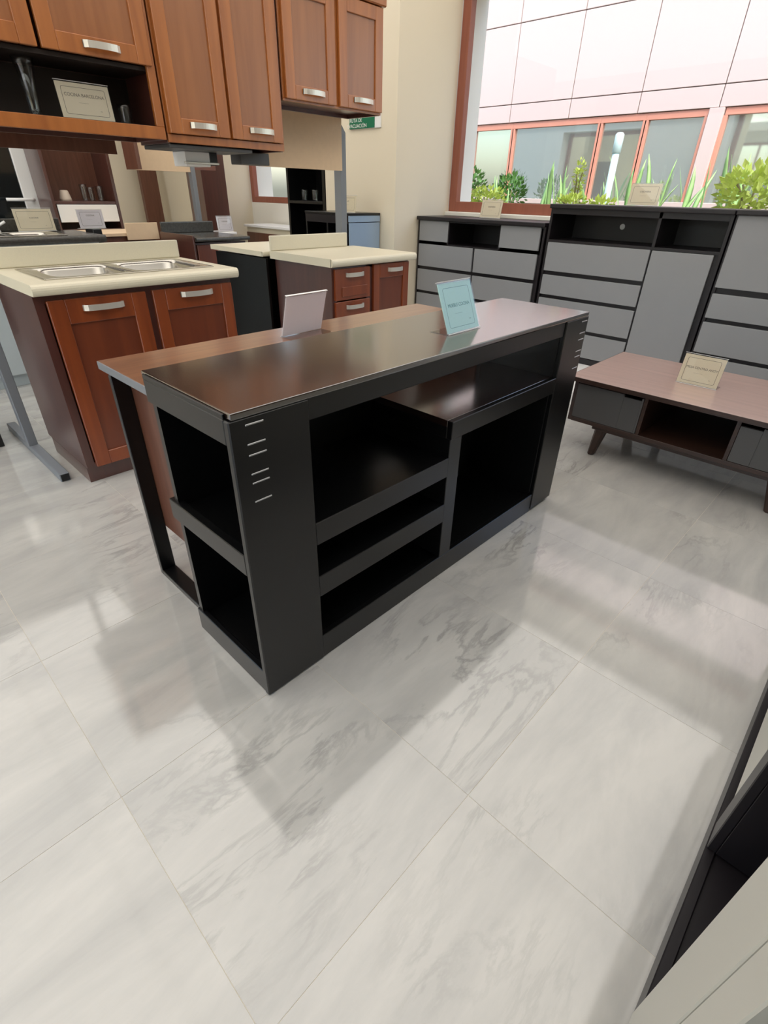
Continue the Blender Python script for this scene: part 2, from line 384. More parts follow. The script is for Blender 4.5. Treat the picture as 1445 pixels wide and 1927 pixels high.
# ------------------------------------------------------------------ sign holders
def sign(label, p, rz, lines, wd=.2, ht=.15, tilt=17, card=None, ink=None, border=None, blank=False, lean=None, curl=False):
    """acrylic L stand: p = middle of the front bottom edge, rz = heading of the face normal"""
    t = thing('sign_holder', label, 'sign', p)
    t.rotation_euler = (0, 0, rz)
    def put(o): o.parent = t; return o
    a = math.radians(tilt); dz = Vector((0, math.sin(a), math.cos(a)))      # local: face looks to -y
    nn = Vector((0, -math.cos(a), math.sin(a)))
    bm = bmesh.new(); th = .002
    def slab(u0, u1, v0, v1, d0, d1, bmx):
        vs = []
        for d in (d0, d1):
            for u, v in ((u0, v0), (u1, v0), (u1, v1), (u0, v1)):
                vs.append(bmx.verts.new(Vector((u, 0, .002)) + dz*v + nn*d))
        for q in ((0, 1, 2, 3), (7, 6, 5, 4), (0, 4, 5, 1), (1, 5, 6, 2), (2, 6, 7, 3), (3, 7, 4, 0)):
            bmx.faces.new([vs[i] for i in q])
    slab(-wd/2, wd/2, 0, ht, 0, th, bm); slab(-wd/2, wd/2, 0, ht, -.006, -.006+th, bm)
    slab(-wd/2, wd/2, ht, ht+.0025, -.006, th, bm)
    add_box(bm, (-wd/2, 0, 0), (wd/2, .075, .002))
    bmesh.ops.recalc_face_normals(bm, faces=bm.faces)
    me = bpy.data.meshes.new('acrylic'); bm.to_mesh(me); bm.free(); o = link('acrylic', me, mAcr, t)
    for v0, v1, d0, d1 in ((ht+.0026, ht+.004, -.006, th), (-.001, .0015, th, th+.0015)):
        edge = bmesh.new(); slab(-wd/2, wd/2, v0, v1, d0, d1, edge)
        bmesh.ops.recalc_face_normals(edge, faces=edge.faces)
        me = bpy.data.meshes.new('edge'); edge.to_mesh(me); edge.free(); link('edge', me, mWhite, t)
    bm = bmesh.new(); slab(-wd/2+.003, wd/2-.003, .003, ht-.002, -.0035, -.0005, bm)
    bmesh.ops.recalc_face_normals(bm, faces=bm.faces)
    me = bpy.data.meshes.new('card'); bm.to_mesh(me); bm.free(); cd = link('card', me, card or mCard, t)
    if blank: return t
    # border line with rounded corners
    bm = bmesh.new(); i_, r_ = .021, .008
    def ring(ins):
        pts = []
        hw, h0, h1 = wd/2-ins, ins*.8, ht-ins*.8
        rr = r_-(ins-i_)
        for cx, cz, a0 in ((hw-rr, h0+rr, -90), (hw-rr, h1-rr, 0), (-hw+rr, h1-rr, 90), (-hw+rr, h0+rr, 180)):
            for s in range(5):
                q = math.radians(a0+s*22.5); pts.append((cx+rr*math.cos(q), cz+rr*math.sin(q)))
        return [bm.verts.new(Vector((u, 0, .002)) + dz*v + nn*.0) for u, v in pts]
    A, B = ring(i_), ring(i_+.0016)
    for q in range(20): bm.faces.new((A[q], A[(q+1) % 20], B[(q+1) % 20], B[q]))
    for v in bm.verts: v.co += nn*-.0002
    me = bpy.data.meshes.new('border'); bm.to_mesh(me); bm.free(); link('border', me, border or mInkD, cd)
    for s, size, v, u in lines:
        me = text_mesh(s, size); ob = link('lettering', me, ink or mInk, cd)
        ob.matrix_local = Matrix.Translation(Vector((u, 0, .002)) + dz*v + nn*-.0001) @ Matrix.Rotation(math.pi/2-a, 4, 'X')
    return t
def std(title, sub=True, size=.0155, wd=.2, ht=.15):
    L = [(title, size, ht*.57, 0)]
    if sub: L += [('-'*22, .006, ht*.40, -.01)]
    L += [('~', .016, ht*.24, wd*.26)]
    return L
RY = 0                # face towards -y
RX = -math.pi/2       # face towards -x
sign('clear sign holder with aqua card standing on the black bar counter top', (1.462, 1.03, H), RY+.03, std('MUEBLE COCINA', wd=.185), wd=.185, ht=.158, card=mCardB, ink=mInkT, border=mInkT, tilt=22)
sign('blank backed white sign holder standing on the brown side table', (1.24, 1.63, .797), math.pi+.05, [], wd=.2, ht=.15, blank=True, card=mCardW, tilt=16)
sign('clear sign holder with tan card on the low coffee table', (3.02, .63, .435), RX, std('MESA CENTRO ANDY', wd=.2), wd=.2, ht=.15, tilt=10)
sign('tan sign card on the low dresser beside the window frame', (4.42, 2.965, 1.088), RX, std('CAJONERA', wd=.22), wd=.22, ht=.14, tilt=10)
sign('tan sign card on the tall wide dresser below the window', (4.40, 1.655, 1.218), RX, std('CAJONERA', wd=.22), wd=.22, ht=.135, tilt=8)

# ------------------------------------------------------------------ kitchen cabinet pieces
def handle(parent, cx, y, z, wd=.14):
    """flat bow handle on a face looking to -y"""
    bm = bmesh.new(); prof = []
    n = 10
    for i in range(n+1):
        s = i/n; d = .006+.022*math.sin(math.pi*min(1, max(0, s)))**.45
        prof.append((cx-wd/2+wd*s, y-d))
    inner = [(u, v+.005) for u, v in prof]
    poly = prof + inner[::-1]
    A = [bm.verts.new((u, v, z-.012)) for u, v in poly]; B = [bm.verts.new((u, v, z+.012)) for u, v in poly]
    k = len(poly)
    for q in range(k): bm.faces.new((A[q], A[(q+1) % k], B[(q+1) % k], B[q]))
    for q in range(n):
        bm.faces.new((A[q], A[q+1], A[k-2-q], A[k-1-q])); bm.faces.new((B[q+1], B[q], B[k-1-q], B[k-2-q]))
    add_box(bm, (cx-wd/2, y-.008, z-.012), (cx-wd/2+.01, y+.0005, z+.012)); add_box(bm, (cx+wd/2-.01, y-.008, z-.012), (cx+wd/2, y+.0005, z+.012))
    return finish(bm, 'handle', mNickel, parent)
def shaker(parent, x0, x1, z0, z1, yf, hz=None, hx=None, name='door', rail=.062, hw=.14, top=None, m1=None, m2=None):
    """framed door facing -y, front at yf"""
    tr = top or rail
    d = boxes(name, m1 or mCherry, parent, ((x0, yf, z0), (x0+rail, yf+.02, z1)), ((x1-rail, yf, z0), (x1, yf+.02, z1)),
              ((x0+rail, yf, z0), (x1-rail, yf+.02, z0+rail)), ((x0+rail, yf, z1-tr), (x1-rail, yf+.02, z1)), bev=.0025)
    boxes('door_panel', m2 or mCherryP, d, ((x0+rail-.004, yf+.009, z0+rail-.004), (x1-rail+.004, yf+.016, z1-tr+.004)), bev=0)
    if hz is not None: handle(d, hx if hx is not None else (x0+x1)/2, yf, hz, hw)
    return d

# sink cabinet
YF = 2.568
sc = thing('sink_cabinet', 'cherry wood base cabinet with two doors under the steel double sink', 'cabinet', (.6, YF, 0))
boxes('body', mMaroon, sc, ((.603, YF+.02, .085), (.62, 3.15, .875)), ((1.503, YF+.02, .085), (1.52, 3.15, .875)),
      ((.62, YF+.02, .085), (1.503, 3.15, .105)), ((.62, 3.13, .105), (1.503, 3.15, .875)), bev=.001)
boxes('toe_board', mMaroon, sc, ((.603, YF+.03, 0), (1.52, 3.1, .085)), bev=.001)
boxes('face_frame', mMaroon, sc, ((.603, YF+.012, .085), (.64, YF+.02, .875)), ((1.49, YF+.012, .085), (1.52, YF+.02, .875)),
      ((1.055, YF+.012, .105), (1.105, YF+.02, .84)), ((.64, YF+.012, .84), (1.49, YF+.02, .875)), ((.64, YF+.012, .085), (1.49, YF+.02, .105)), bev=0)
shaker(sc, .645, 1.062, .085, .852, YF-.006, .812, .865, hw=.175, rail=.068, top=.10)
shaker(sc, 1.095, 1.515, .085, .852, YF-.006, .822, 1.315, hw=.17, rail=.06, top=.095)
def worktop(name, label, x0, x1, y0, y1, z, hole=None, back=True, bx=None, m=mCream, th=.045, bh=.09):
    t = thing(name, label, 'countertop', (x0, y0, z-th))
    if hole:
        a, b, c, d = hole
        bs = [((x0, y0, z-th), (x1, c, z)), ((x0, d, z-th), (x1, y1, z)), ((x0, c, z-th), (a, d, z)), ((b, c, z-th), (x1, d, z))]
        boxes('slab', m, t, *bs, bev=0)
    else: boxes('slab', m, t, ((x0, y0, z-th), (x1, y1, z)), bev=.0)
    bm = bmesh.new(); n = 8
    pf = [(y0+.004+.0*k, z-th) for k in (0,)]
    for k in range(n+1):
        q = -math.pi/2 - math.pi*k/n
        pf.append((y0+th*.35*math.cos(q), z-th/2+th/2*math.sin(q)))
    pf.append((y0+.004, z))
    A = [bm.verts.new((x0, u, v)) for u, v in pf]; B = [bm.verts.new((x1, u, v)) for u, v in pf]; k = len(pf)
    for q in range(k): bm.faces.new((A[q], A[(q+1) % k], B[(q+1) % k], B[q]))
    bm.faces.new(A); bm.faces.new(B[::-1])
    finish(bm, 'nosing', m, t)
    if back:
        bx0, bx1 = bx or (x0, x1)
        boxes('backsplash', m, t, ((bx0, y1-.022, z), (bx1, y1, z+bh)), bev=.009, seg=3)
    return t
worktop('countertop', 'cream laminate countertop with a steel double sink set into it', .60, 1.55, 2.55, 3.17, .92, hole=(.70, 1.46, 2.66, 3.05))
def sink(label, x0, x1, y0, y1, z, depth=.17):
    t = thing('double_sink', label, 'sink', (x0, y0, z))
    mid = (x0+x1)/2
    for a, b, nm in ((x0, mid, 0), (mid, x1, 1)):
        bm = bmesh.new(); rings = []
        def rr(i0, i1, j0, j1, r, zz):
            pts = []
            for cx, cy, a0 in ((i1-r, j0+r, -90), (i1-r, j1-r, 0), (i0+r, j1-r, 90), (i0+r, j0+r, 180)):
                for s in range(7):
                    q = math.radians(a0+15*s); pts.append(bm.verts.new((cx+r*math.cos(q), cy+r*math.sin(q), zz)))
            return pts
        outer = []
        for cx, cy in ((b, y0), (b, y1), (a, y1), (a, y0)):
            outer += [(cx, cy)]*7
        o0 = []
        for idx, (cx, cy) in enumerate(outer):
            o0.append(bm.verts.new((cx, cy, z+.004)))
        i0, i1 = a+(.05 if nm == 0 else .022), b-(.022 if nm == 0 else .05)
        j0, j1 = y0+.035, y1-.06
        rings = [o0, rr(i0, i1, j0, j1, .06, z+.004), rr(i0+.006, i1-.006, j0+.006, j1-.006, .056, z-.006),
                 rr(i0+.016, i1-.016, j0+.016, j1-.016, .05, z-depth+.03), rr(i0+.04, i1-.04, j0+.04, j1-.04, .04, z-depth)]
        for A, B in zip(rings, rings[1:]):
            for q in range(28): bm.faces.new((A[q], A[(q+1) % 28], B[(q+1) % 28], B[q]))
        bm.faces.new(rings[-1])
        bmesh.ops.remove_doubles(bm, verts=bm.verts, dist=.0002)
        bw = finish(bm, 'bowl', mSteel, t, smooth=True)
        cx, cy = (i0+i1)/2, (j0+j1)/2
        lathe('drain', mGreyPost, bw, (cx, cy, z-depth+.001), [(.04, 0), (.038, .002), (.02, .0015), (.001, .0015)], 16)
    boxes('rim', mSteel, t, ((x0-.006, y0-.006, z), (x0, y1+.006, z+.005)), ((x1, y0-.006, z), (x1+.006, y1+.006, z+.005)),
          ((x0, y0-.006, z), (x1, y0, z+.005)), ((x0, y1, z), (x1, y1+.006, z+.005)), bev=.001)
    return t
sink('stainless double bowl sink in the cream countertop', .69, 1.47, 2.65, 3.06, .92)

# drawer base cabinet
dc = thing('drawer_cabinet', 'cherry wood base cabinet with drawers and one narrow door', 'cabinet', (2.21, YF, 0))
boxes('body', mMaroon, dc, ((2.215, YF+.02, .085), (2.232, 3.15, .875)), ((2.893, YF+.02, .085), (2.91, 3.15, .875)),
      ((2.232, YF+.02, .085), (2.893, 3.15, .105)), ((2.232, 3.13, .105), (2.893, 3.15, .875)), bev=.001)
boxes('toe_board', mMaroon, dc, ((2.215, YF+.03, 0), (2.91, 3.1, .085)), bev=.001)
boxes('face_frame', mMaroon, dc, ((2.215, YF+.012, .085), (2.25, YF+.02, .875)), ((2.88, YF+.012, .085), (2.91, YF+.02, .875)),
      ((2.51, YF+.012, .085), (2.575, YF+.02, .875)), ((2.25, YF+.012, .855), (2.88, YF+.02, .875)), bev=0)
def drawer(parent, x0, x1, z0, z1, yf, hz, framed, hw=.15):
    if framed:
        d = boxes('drawer', mCherry, parent, ((x0, yf, z0), (x1, yf+.02, z1)), bev=.003)
        boxes('drawer_panel', mCherry, d, ((x0+.05, yf-.006, z0+.02), (x1-.03, yf, z0+.078)), bev=.003)
    else: d = boxes('drawer', mCherry, parent, ((x0, yf, z0), (x1, yf+.02, z1)), bev=.003)
    if hz: handle(d, (x0+x1)/2+.012, yf, hz, hw)
    return d
drawer(dc, 2.232, 2.53, .68, .862, YF-.006, .825, True)
drawer(dc, 2.232, 2.53, .48, .672, YF-.006, .637, True)
drawer(dc, 2.232, 2.53, .10, .472, YF-.006, .42, True)
shaker(dc, 2.565, 2.905, .10, .868, YF-.006, .83, 2.765, hw=.14, rail=.055, top=.085)
worktop('countertop', 'cream laminate countertop with backsplash on the cherry drawer cabinet', 2.19, 2.95, 2.55, 3.17, .92, bx=(2.19, 2.87))

# back-to-back unit with black side behind the drawer cabinet
bk = thing('black_base_cabinet', 'black sided base cabinet backing onto the cherry drawer cabinet', 'cabinet', (2.16, 3.31, 0))
boxes('body', mBlack, bk, ((2.165, 3.185, 0), (2.183, 3.82, .875)), ((2.183, 3.31, .1), (2.70, 3.80, .875)), bev=.001)
boxes('toe_board', mBlack, bk, ((2.183, 3.33, 0), (2.70, 3.74, .1)), bev=.001)
worktop('countertop', 'cream countertop on the black sided base cabinet', 2.15, 2.72, 3.20, 3.86, .915, back=False, th=.03)

# upper cabinets on the frame
YU = 2.85
def upper(name, label, x0, x1, z0, z1, openz=None):
    t = thing(name, label, 'cabinet', (x0, YU, z0))
    bs = [((x0, YU+.02, z0), (x0+.016, 3.165, z1)), ((x1-.016, YU+.02, z0), (x1, 3.165, z1)),
          ((x0+.016, YU+.02, z1-.016), (x1-.016, 3.165, z1)), ((x0+.016, 3.15, z0), (x1-.016, 3.165, z1-.016)),
          ((x0+.016, YU+.02, z0+.02), (x1-.016, 3.15, z0+.036))]
    boxes('body', mMaroon, t, *bs, bev=.001)
    return t
ua = upper('wall_cabinet', 'cherry wall cabinet with an open display shelf below its doors', .42, 1.44, 1.456, 2.22)
boxes('shelf_board', mInside, ua, ((.436, YU+.02, 1.492), (1.424, 3.15, 1.508)), ((.436, YU+.02, 1.705), (1.424, 3.15, 1.72)), bev=0)
boxes('face_frame', mCherryLit, ua, ((.42, YU, 1.456), (1.44, YU+.02, 1.505)), ((1.402, YU, 1.505), (1.44, YU+.02, 2.22)), ((.42, YU, 1.505), (.46, YU+.02, 2.22)), bev=.002)
boxes('inner_back', mInside, ua, ((.436, 3.14, 1.508), (1.424, 3.149, 1.70)), bev=0)
shaker(ua, .50, .962, 1.722, 2.2, YU-.012, 1.765, None, m1=mCherryLit, m2=mCherryPLit)
shaker(ua, .978, 1.424, 1.722, 2.2, YU-.012, 1.757, 1.212, hw=.15, m1=mCherryLit, m2=mCherryPLit)
ub = upper('wall_cabinet', 'tall cherry wall cabinet with two long doors, hanging between its neighbours', 1.452, 2.135, 1.445, 2.22)
boxes('face_frame', mCherryLit, ub, ((1.452, YU+.004, 1.448), (2.135, YU+.02, 1.482)), ((1.452, YU+.008, 1.482), (1.475, YU+.02, 2.22)), ((2.11, YU+.004, 1.482), (2.135, YU+.02, 2.22)), ((1.77, YU+.008, 1.482), (1.82, YU+.02, 2.22)), bev=.002)
shaker(ub, 1.462, 1.786, 1.484, 2.2, YU-.012, 1.522, 1.636, hw=.14, m1=mCherryLit, m2=mCherryPLit)
shaker(ub, 1.802, 2.118, 1.484, 2.2, YU-.012, 1.527, 1.98, hw=.15, m1=mCherryLit, m2=mCherryPLit)
uc = upper('wall_cabinet', 'short cherry wall cabinet beside the steel post, near the green sign', 2.15, 2.91, 1.675, 2.22)
boxes('face_frame', mCherryLit, uc, ((2.15, YU+.008, 1.677), (2.91, YU+.02, 1.69)), ((2.15, YU+.008, 1.69), (2.18, YU+.02, 2.22)), ((2.89, YU+.008, 1.69), (2.91, YU+.02, 2.22)), ((2.50, YU+.008, 1.69), (2.56, YU+.02, 2.22)), bev=.002)
shaker(uc, 2.165, 2.522, 1.688, 2.17, YU-.012, 1.727, 2.352, hw=.155, m1=mCherryLit, m2=mCherryPLit)
shaker(uc, 2.552, 2.903, 1.688, 2.17, YU-.012, 1.73, 2.738, hw=.155, m1=mCherryLit, m2=mCherryPLit)
boxes('crown', mCherryLit, uc, ((2.145, YU-.02, 2.175), (2.925, 3.165, 2.22)), bev=.006)

# steel display frame that carries the wall cabinets
fr = thing('steel_stand', 'grey square steel upright with long foot beside the sink cabinet', 'stand', (.5, 3.05, 0))
boxes('foot', mGreyPost, fr, ((.50, 2.70, 0), (.545, 3.62, .042)), bev=.003)
boxes('foot_cap', mBlackPl, fr, ((.504, 2.697, .004), (.541, 2.70, .038)), bev=0)
boxes('post', mGreyPost, fr, ((.497, 3.165, .04), (.542, 3.22, 2.22)), bev=.003)
fr = thing('steel_stand', 'grey square steel upright with angled brace behind the drawer cabinet', 'stand', (2.84, 3.2, 0))
boxes('post', mGreyPost, fr, ((2.848, 3.182, .04), (2.903, 3.252, 1.60)), bev=.003)
boxes('foot', mGreyPost, fr, ((2.853, 3.18, 0), (2.898, 3.9, .042)), bev=.003)
prism('brace', mGreyPost, fr, [(2.848, 1.56), (2.903, 1.60), (2.84, 1.676), (2.77, 1.676)], 'y', 3.184, 3.25)
tag(boxes('back_board', mPanelBrown, None, ((.541, 3.164, 1.40), (1.32, 3.179, 1.72)), bev=.001), 'dark brown board fixed behind the open display shelf', 'board')
tag(boxes('back_board', mBoard, None, ((2.172, 3.165, 1.385), (2.85, 3.183, 1.72)), bev=.001), 'tan fibreboard panel hung behind the short wall cabinet', 'board')
hd = thing('range_hood', 'slim dark range hood with a pale metal vent under the tall wall cabinet', 'range hood', (1.47, 2.9, 1.36))
boxes('hood_plate', mGreyDark, hd, ((1.46, YU+.02, 1.428), (1.93, 3.15, 1.444)), bev=.002)
boxes('vent_box', mWhiteGl, hd, ((1.61, 3.02, 1.362), (1.755, 3.15, 1.428)), bev=.003)
boxes('vent_side', mBlackPl, hd, ((1.757, 3.02, 1.37), (1.80, 3.15, 1.428)), bev=.002)
boxes('lamp_rail', mNickel, hd, ((1.60, 3.005, 1.372), (1.80, 3.02, 1.382)), bev=.002)
tag(boxes('junction_box', mGreyDark, None, ((1.97, 3.05, 1.385), (2.165, 3.16, 1.444)), bev=.003), 'dark grey box under the right end of the tall wall cabinet', 'box')

# things on the open display shelf
def vase(label, x, y, z, prof, cat, name, group=None):
    o = lathe(name, mTumbler, None, (0, 0, 0), prof, 20); o.location = (x, y, z); tag(o, label, cat, group); return o
def hollow(h, r0, r1, t=.003):
    n = 6; out = [(r0+(r1-r0)*k/n, h*k/n) for k in range(n+1)]
    inn = [(r0-t+(r1-r0)*k/n, .006+(h-.006)*k/n) for k in range(n, -1, -1)]
    return [(.001, 0)] + out + inn + [(.001, .006)]
def flare(h, r0, r1):
    n = 10; f = lambda s: r0+(r1-r0)*s**2.2
    out = [(f(k/n), h*k/n) for k in range(n+1)]; inn = [(max(.004, f(k/n)-.003), .01+(h-.01)*k/n) for k in range(n, -1, -1)]
    return [(.001, 0)] + out + inn + [(.001, .01)]
vase('tall flared clear glass vase on the open cherry shelf', .925, 2.95, 1.508, flare(.19, .022, .042), 'vase', 'glass_vase')
vase('short clear tumbler beside the sign on the open cherry shelf', 1.305, 2.95, 1.508, hollow(.075, .024, .029), 'glass', 'tumbler')
sign('cream sign card standing on the open shelf of the cherry wall cabinet', (1.135, 2.93, 1.508), 0, std('COCINA BARCELONA', wd=.225, size=.0165), wd=.225, ht=.13, tilt=6)

# ------------------------------------------------------------------ dressers along the window
DX, DB = 4.20, 4.60
PLZ = .088
pf = struct('trim_2', mWhiteGl, ((3.46, -2.2, 0), (XW, 3.60, PLZ)))
def dface(parent, name, y0, y1, z0, z1, m=None):
    return boxes(name, m or mGreyDrawer, parent, ((DX-.004, y0, z0), (DX+.016, y1, z1)), bev=.004, seg=2)
def dresser(label, y0, y1, top, opens, faces, hole=None, divs=()):
    t = thing('dresser', label, 'dresser', (DX, y0, PLZ))
    boxes('top_board', mDresser, t, ((DX-.03, y0-.002, top-.03), (DB+.02, y1+.002, top)), bev=.006, seg=2)
    boxes('side_panel', mDresser, t, ((DX, y0, PLZ), (DB, y0+.02, top-.03)), bev=.001)
    boxes('side_panel', mDresser, t, ((DX, y1-.02, PLZ), (DB, y1, top-.03)), bev=.001)
    boxes('back_panel', mDresser, t, ((DB-.012, y0+.02, PLZ), (DB, y1-.02, top-.03)), bev=0)
    boxes('base_rail', mDresser, t, ((DX, y0+.02, PLZ), (DX+.02, y1-.02, PLZ+.045)), bev=.001)
    for nm, a, b, c, d in faces: dface(t, nm, a, b, c, d)
    # carcass front behind the faces, leaving the open niches free
    zt = top-.03
    for a, b, c, d in opens:
        boxes('niche_floor', mDresser, t, ((DX+.002, a, c-.018), (DB-.012, b, c)), bev=0)
        zt = min(zt, c-.018)
    boxes('carcass', mDresser, t, ((DX+.016, y0+.02, PLZ+.045), (DX+.03, y1-.02, zt)), bev=0)
    for y, za, zb in divs: boxes('divider', mDresser, t, ((DX, y-.01, za), (DB-.012, y+.01, zb)), bev=0)
    if opens: boxes('niche_rail', mDresser, t, ((DX, y0+.02, opens[0][3]), (DX+.02, y1-.02, top-.03)), bev=0)
    if hole:
        bm = bmesh.new(); bmesh.ops.create_cone(bm, cap_ends=True, segments=24, radius1=.02, radius2=.02, depth=.004,
                            matrix=Matrix.Translation((DB-.014, hole[0], hole[1])) @ Matrix.Rotation(math.pi/2, 4, 'Y'))
        finish(bm, 'cable_grommet', mWhite, t)
    return t
# low dresser beside the pier
F = [('drawer', 3.245, 3.585, .885, 1.052), ('drawer', 2.315, 2.69, .885, 1.052)]
for z0, z1 in ((.668, .858), (.45, .64), (.295, .425), (.135, .27)):
    F += [('drawer', 2.955, 3.585, z0, z1), ('drawer', 2.315, 2.935, z0, z1)]
dresser('low black dresser with grey drawers and an open middle niche, next to the pier', 2.275, 3.605, 1.086, [(2.69, 3.245, .87, 1.045)], F, (2.74, .975), ((2.69, .87, 1.056), (3.245, .87, 1.056)))
F = []
for z0, z1 in ((.752, .956), (.575, .722), (.345, .548), (.138, .318)): F.append(('drawer', 1.44, 2.235, z0, z1))
F.append(('door', 1.03, 1.428, .138, .954))
dresser('tall black dresser with an open upper niche, four grey drawers and a grey door', .985, 2.255, 1.216, [(1.005, 2.235, .975, 1.15)], F, (1.83, 1.072), ((1.43, .975, 1.186),))
F = [('door', -.35, .965, .767, 1.186), ('drawer', -.35, .965, .575, .73), ('drawer', -.35, .965, .345, .548), ('drawer', -.35, .965, .138, .318)]
dresser('tall black dresser with one wide grey door above three grey drawers', -.39, .975, 1.216, [], F)

# ------------------------------------------------------------------ coffee table
ct = thing('coffee_table', 'low brown coffee table with grey drawers, open middle niche and tapered legs', 'table', (2.72, .54, 0))
boxes('tabletop', mCoffeeSheen, ct, ((2.70, -.10, .415), (3.43, 1.175, .435)), bev=.001)
boxes('edge_band', mEspF, ct, ((2.697, -.103, .411), (2.70, 1.178, .434)), ((2.70, 1.175, .411), (3.43, 1.178, .434)), bev=0)
boxes('body', mEspF, ct, ((2.725, 1.125, .185), (3.40, 1.145, .413)), ((2.725, -.065, .185), (3.40, -.045, .413)),
      ((2.722, -.045, .185), (3.40, 1.125, .207)), ((3.385, -.045, .207), (3.40, 1.125, .413)),
      ((2.725, .75, .207), (3.385, .768, .413)), ((2.725, .332, .207), (3.385, .35, .413)), bev=.001)
boxes('apron', mEspF, ct, ((2.735, .10, .165), (2.755, 1.0, .185)), bev=.001)
for a, b, nb in ((.770, 1.124, (.78, .87)), (-.044, .330, (.24, .33))):
    boxes('drawer', mGreyDark, ct, ((2.722, a, .210), (2.738, nb[0], .398)), ((2.722, nb[0], .210), (2.738, b if nb[1] > b-.02 else nb[1], .385)),
          *([] if nb[1] > b-.02 else [((2.722, nb[1], .210), (2.738, b, .398))]), bev=.001)
def taper(name, material, parent, x, y, dx, dy, top, r0, r1):
    bm = bmesh.new(); rings = []
    for s, r in ((0, r1*.8), (.03, r1), (1, r0)):
        cx, cy, z = x-dx*(1-s), y-dy*(1-s), top*s
        rings.append([bm.verts.new((cx+a*r, cy+b*r*.9, z)) for a, b in ((-1, -.6), (-.6, -1), (.6, -1), (1, -.6), (1, .6), (.6, 1), (-.6, 1), (-1, .6))])
    for A, B in zip(rings, rings[1:]):
        for q in range(8): bm.faces.new((A[q], A[(q+1) % 8], B[(q+1) % 8], B[q]))
    bm.faces.new(rings[0]); bm.faces.new(rings[-1])
    return finish(bm, name, material, parent)
for x, y, dx, dy in ((2.78, .955, .0, -.03), (2.78, .125, .0, .03), (3.34, .955, -.0, -.03), (3.34, .125, -.0, .03)):
    taper('leg', mEspF, ct, x, y, dx, dy, .186, .036, .02)

# ------------------------------------------------------------------ open cabinet beside the photographer
NY = -.135
nc = thing('open_cabinet', 'black framed cabinet with pale grey door boards, standing on the marble by the walkway', 'cabinet', (.8, NY, 0))
boxes('base_rail', mDresser, nc, ((-.6, NY-.02, .012), (1.95, NY, .085)), bev=.002)
boxes('plinth', mGreyDrawer, nc, ((-.58, NY-.03, 0), (1.93, NY-.006, .012)), bev=0)
boxes('side_panel', mDresser, nc, ((1.93, NY-.45, .012), (1.95, NY-.02, .80)), bev=.001)
boxes('side_panel', mDresser, nc, ((-.6, NY-.45, .012), (-.58, NY-.02, .80)), bev=.001)
boxes('back_panel', mDresser, nc, ((-.58, NY-.45, .012), (1.93, NY-.435, .80)), bev=0)
boxes('top_board', mDresser, nc, ((-.61, NY-.46, .80), (1.96, NY+.004, .825)), bev=.002)
boxes('bottom_board', mDresser, nc, ((-.58, NY-.435, .06), (1.93, NY-.02, .078)), bev=0)
boxes('stile', mDresser, nc, ((.885, NY-.02, .085), (.955, NY-.002, .80)), bev=.002)
boxes('divider', mDresser, nc, ((.54, NY-.43, .085), (.556, NY-.02, .80)), bev=.001)
boxes('divider', mDresser, nc, ((.885, NY-.43, .085), (.90, NY-.02, .80)), bev=.001)
boxes('door_board', mDoorPale, nc, ((.397, NY-.016, .02), (.54, NY+.002, .80)), bev=.002)
boxes('door_board', mDoorPale, nc, ((.318, NY-.016, .02), (.390, NY+.002, .80)), bev=.002)
boxes('door_board', mDoorPale, nc, ((.957, NY-.02, .175), (1.92, NY-.004, .79)), bev=.002)

# ------------------------------------------------------------------ beyond the frame: second kitchen and other displays
mPale = mat('pale_grey_laminate', srgb(184, 194, 197), .35)
k2 = thing('granite_base_cabinet', 'pale grey base cabinet under the dark granite counter', 'cabinet', (.5, 4.42, 0))
boxes('body', mPale, k2, ((.5, 4.44, .09), (.52, 4.98, .917)), ((1.56, 4.44, .09), (1.58, 4.98, .917)), ((.52, 4.44, .09), (1.56, 4.46, .917)), ((.52, 4.96, .09), (1.56, 4.98, .917)), bev=0)
boxes('toe_board', mPale, k2, ((.5, 4.48, 0), (1.58, 4.95, .09)), bev=.001)
worktop('countertop', 'dark granite countertop with backsplash behind the cream sink counter', .45, 1.62, 4.40, 5.02, .962, m=mGran, hole=(.75, 1.38, 4.50, 4.86), bh=.085, bx=(.45, 1.52))
sink('steel sink set into the dark granite countertop', .74, 1.39, 4.49, 4.87, .962)
fc = thing('faucet', 'white gooseneck faucet behind the sink in the granite countertop', 'faucet', (1.07, 4.945, .962))
lathe('faucet_base', mWhite, fc, (1.07, 4.945, .962), [(.028, 0), (.028, .01), (.018, .03), (.014, .05)], 16)
tube('spout', mWhite, fc, [(1.07, 4.945, .99)] + [(1.07, 4.945-.07+.07*math.cos(q), 1.11+.07*math.sin(q)) for q in [math.pi*k/8 for k in range(9)]] + [(1.07, 4.805, 1.06)], .013)
tube('lever', mWhite, fc, [(1.08, 4.945, 1.0), (1.14, 4.945, 1.03)], .009)
sign('cream sign card standing beside the faucet on the granite countertop', (1.325, 4.89, .967), 0, std('COCINA', wd=.26), wd=.26, ht=.145, tilt=6)
sign('small white sign card leaning at the end of the granite countertop', (1.665, 4.72, .985), 0, std('COCINA', wd=.19), wd=.19, ht=.125, tilt=6, card=mCardW)
tag(boxes('card_stand', mBlackPl, None, ((1.635, 4.66, .0), (1.70, 4.82, .985)), bev=.004), 'slim black pedestal under the small white sign card', 'stand')
kb = thing('granite_drawer_cabinet', 'brown drawer cabinet with a dark granite top beside the pale steel post', 'cabinet', (2.33, 4.45, 0))
boxes('body', mMaroon, kb, ((2.345, 4.47, .09), (2.84, 5.03, .875)), bev=.001)
boxes('toe_board', mMaroon, kb, ((2.345, 4.5, 0), (2.84, 5.0, .09)), bev=.001)
boxes('side_panel', mMaroon, kb, ((2.33, 4.45, 0), (2.345, 5.04, .93)), bev=.002)
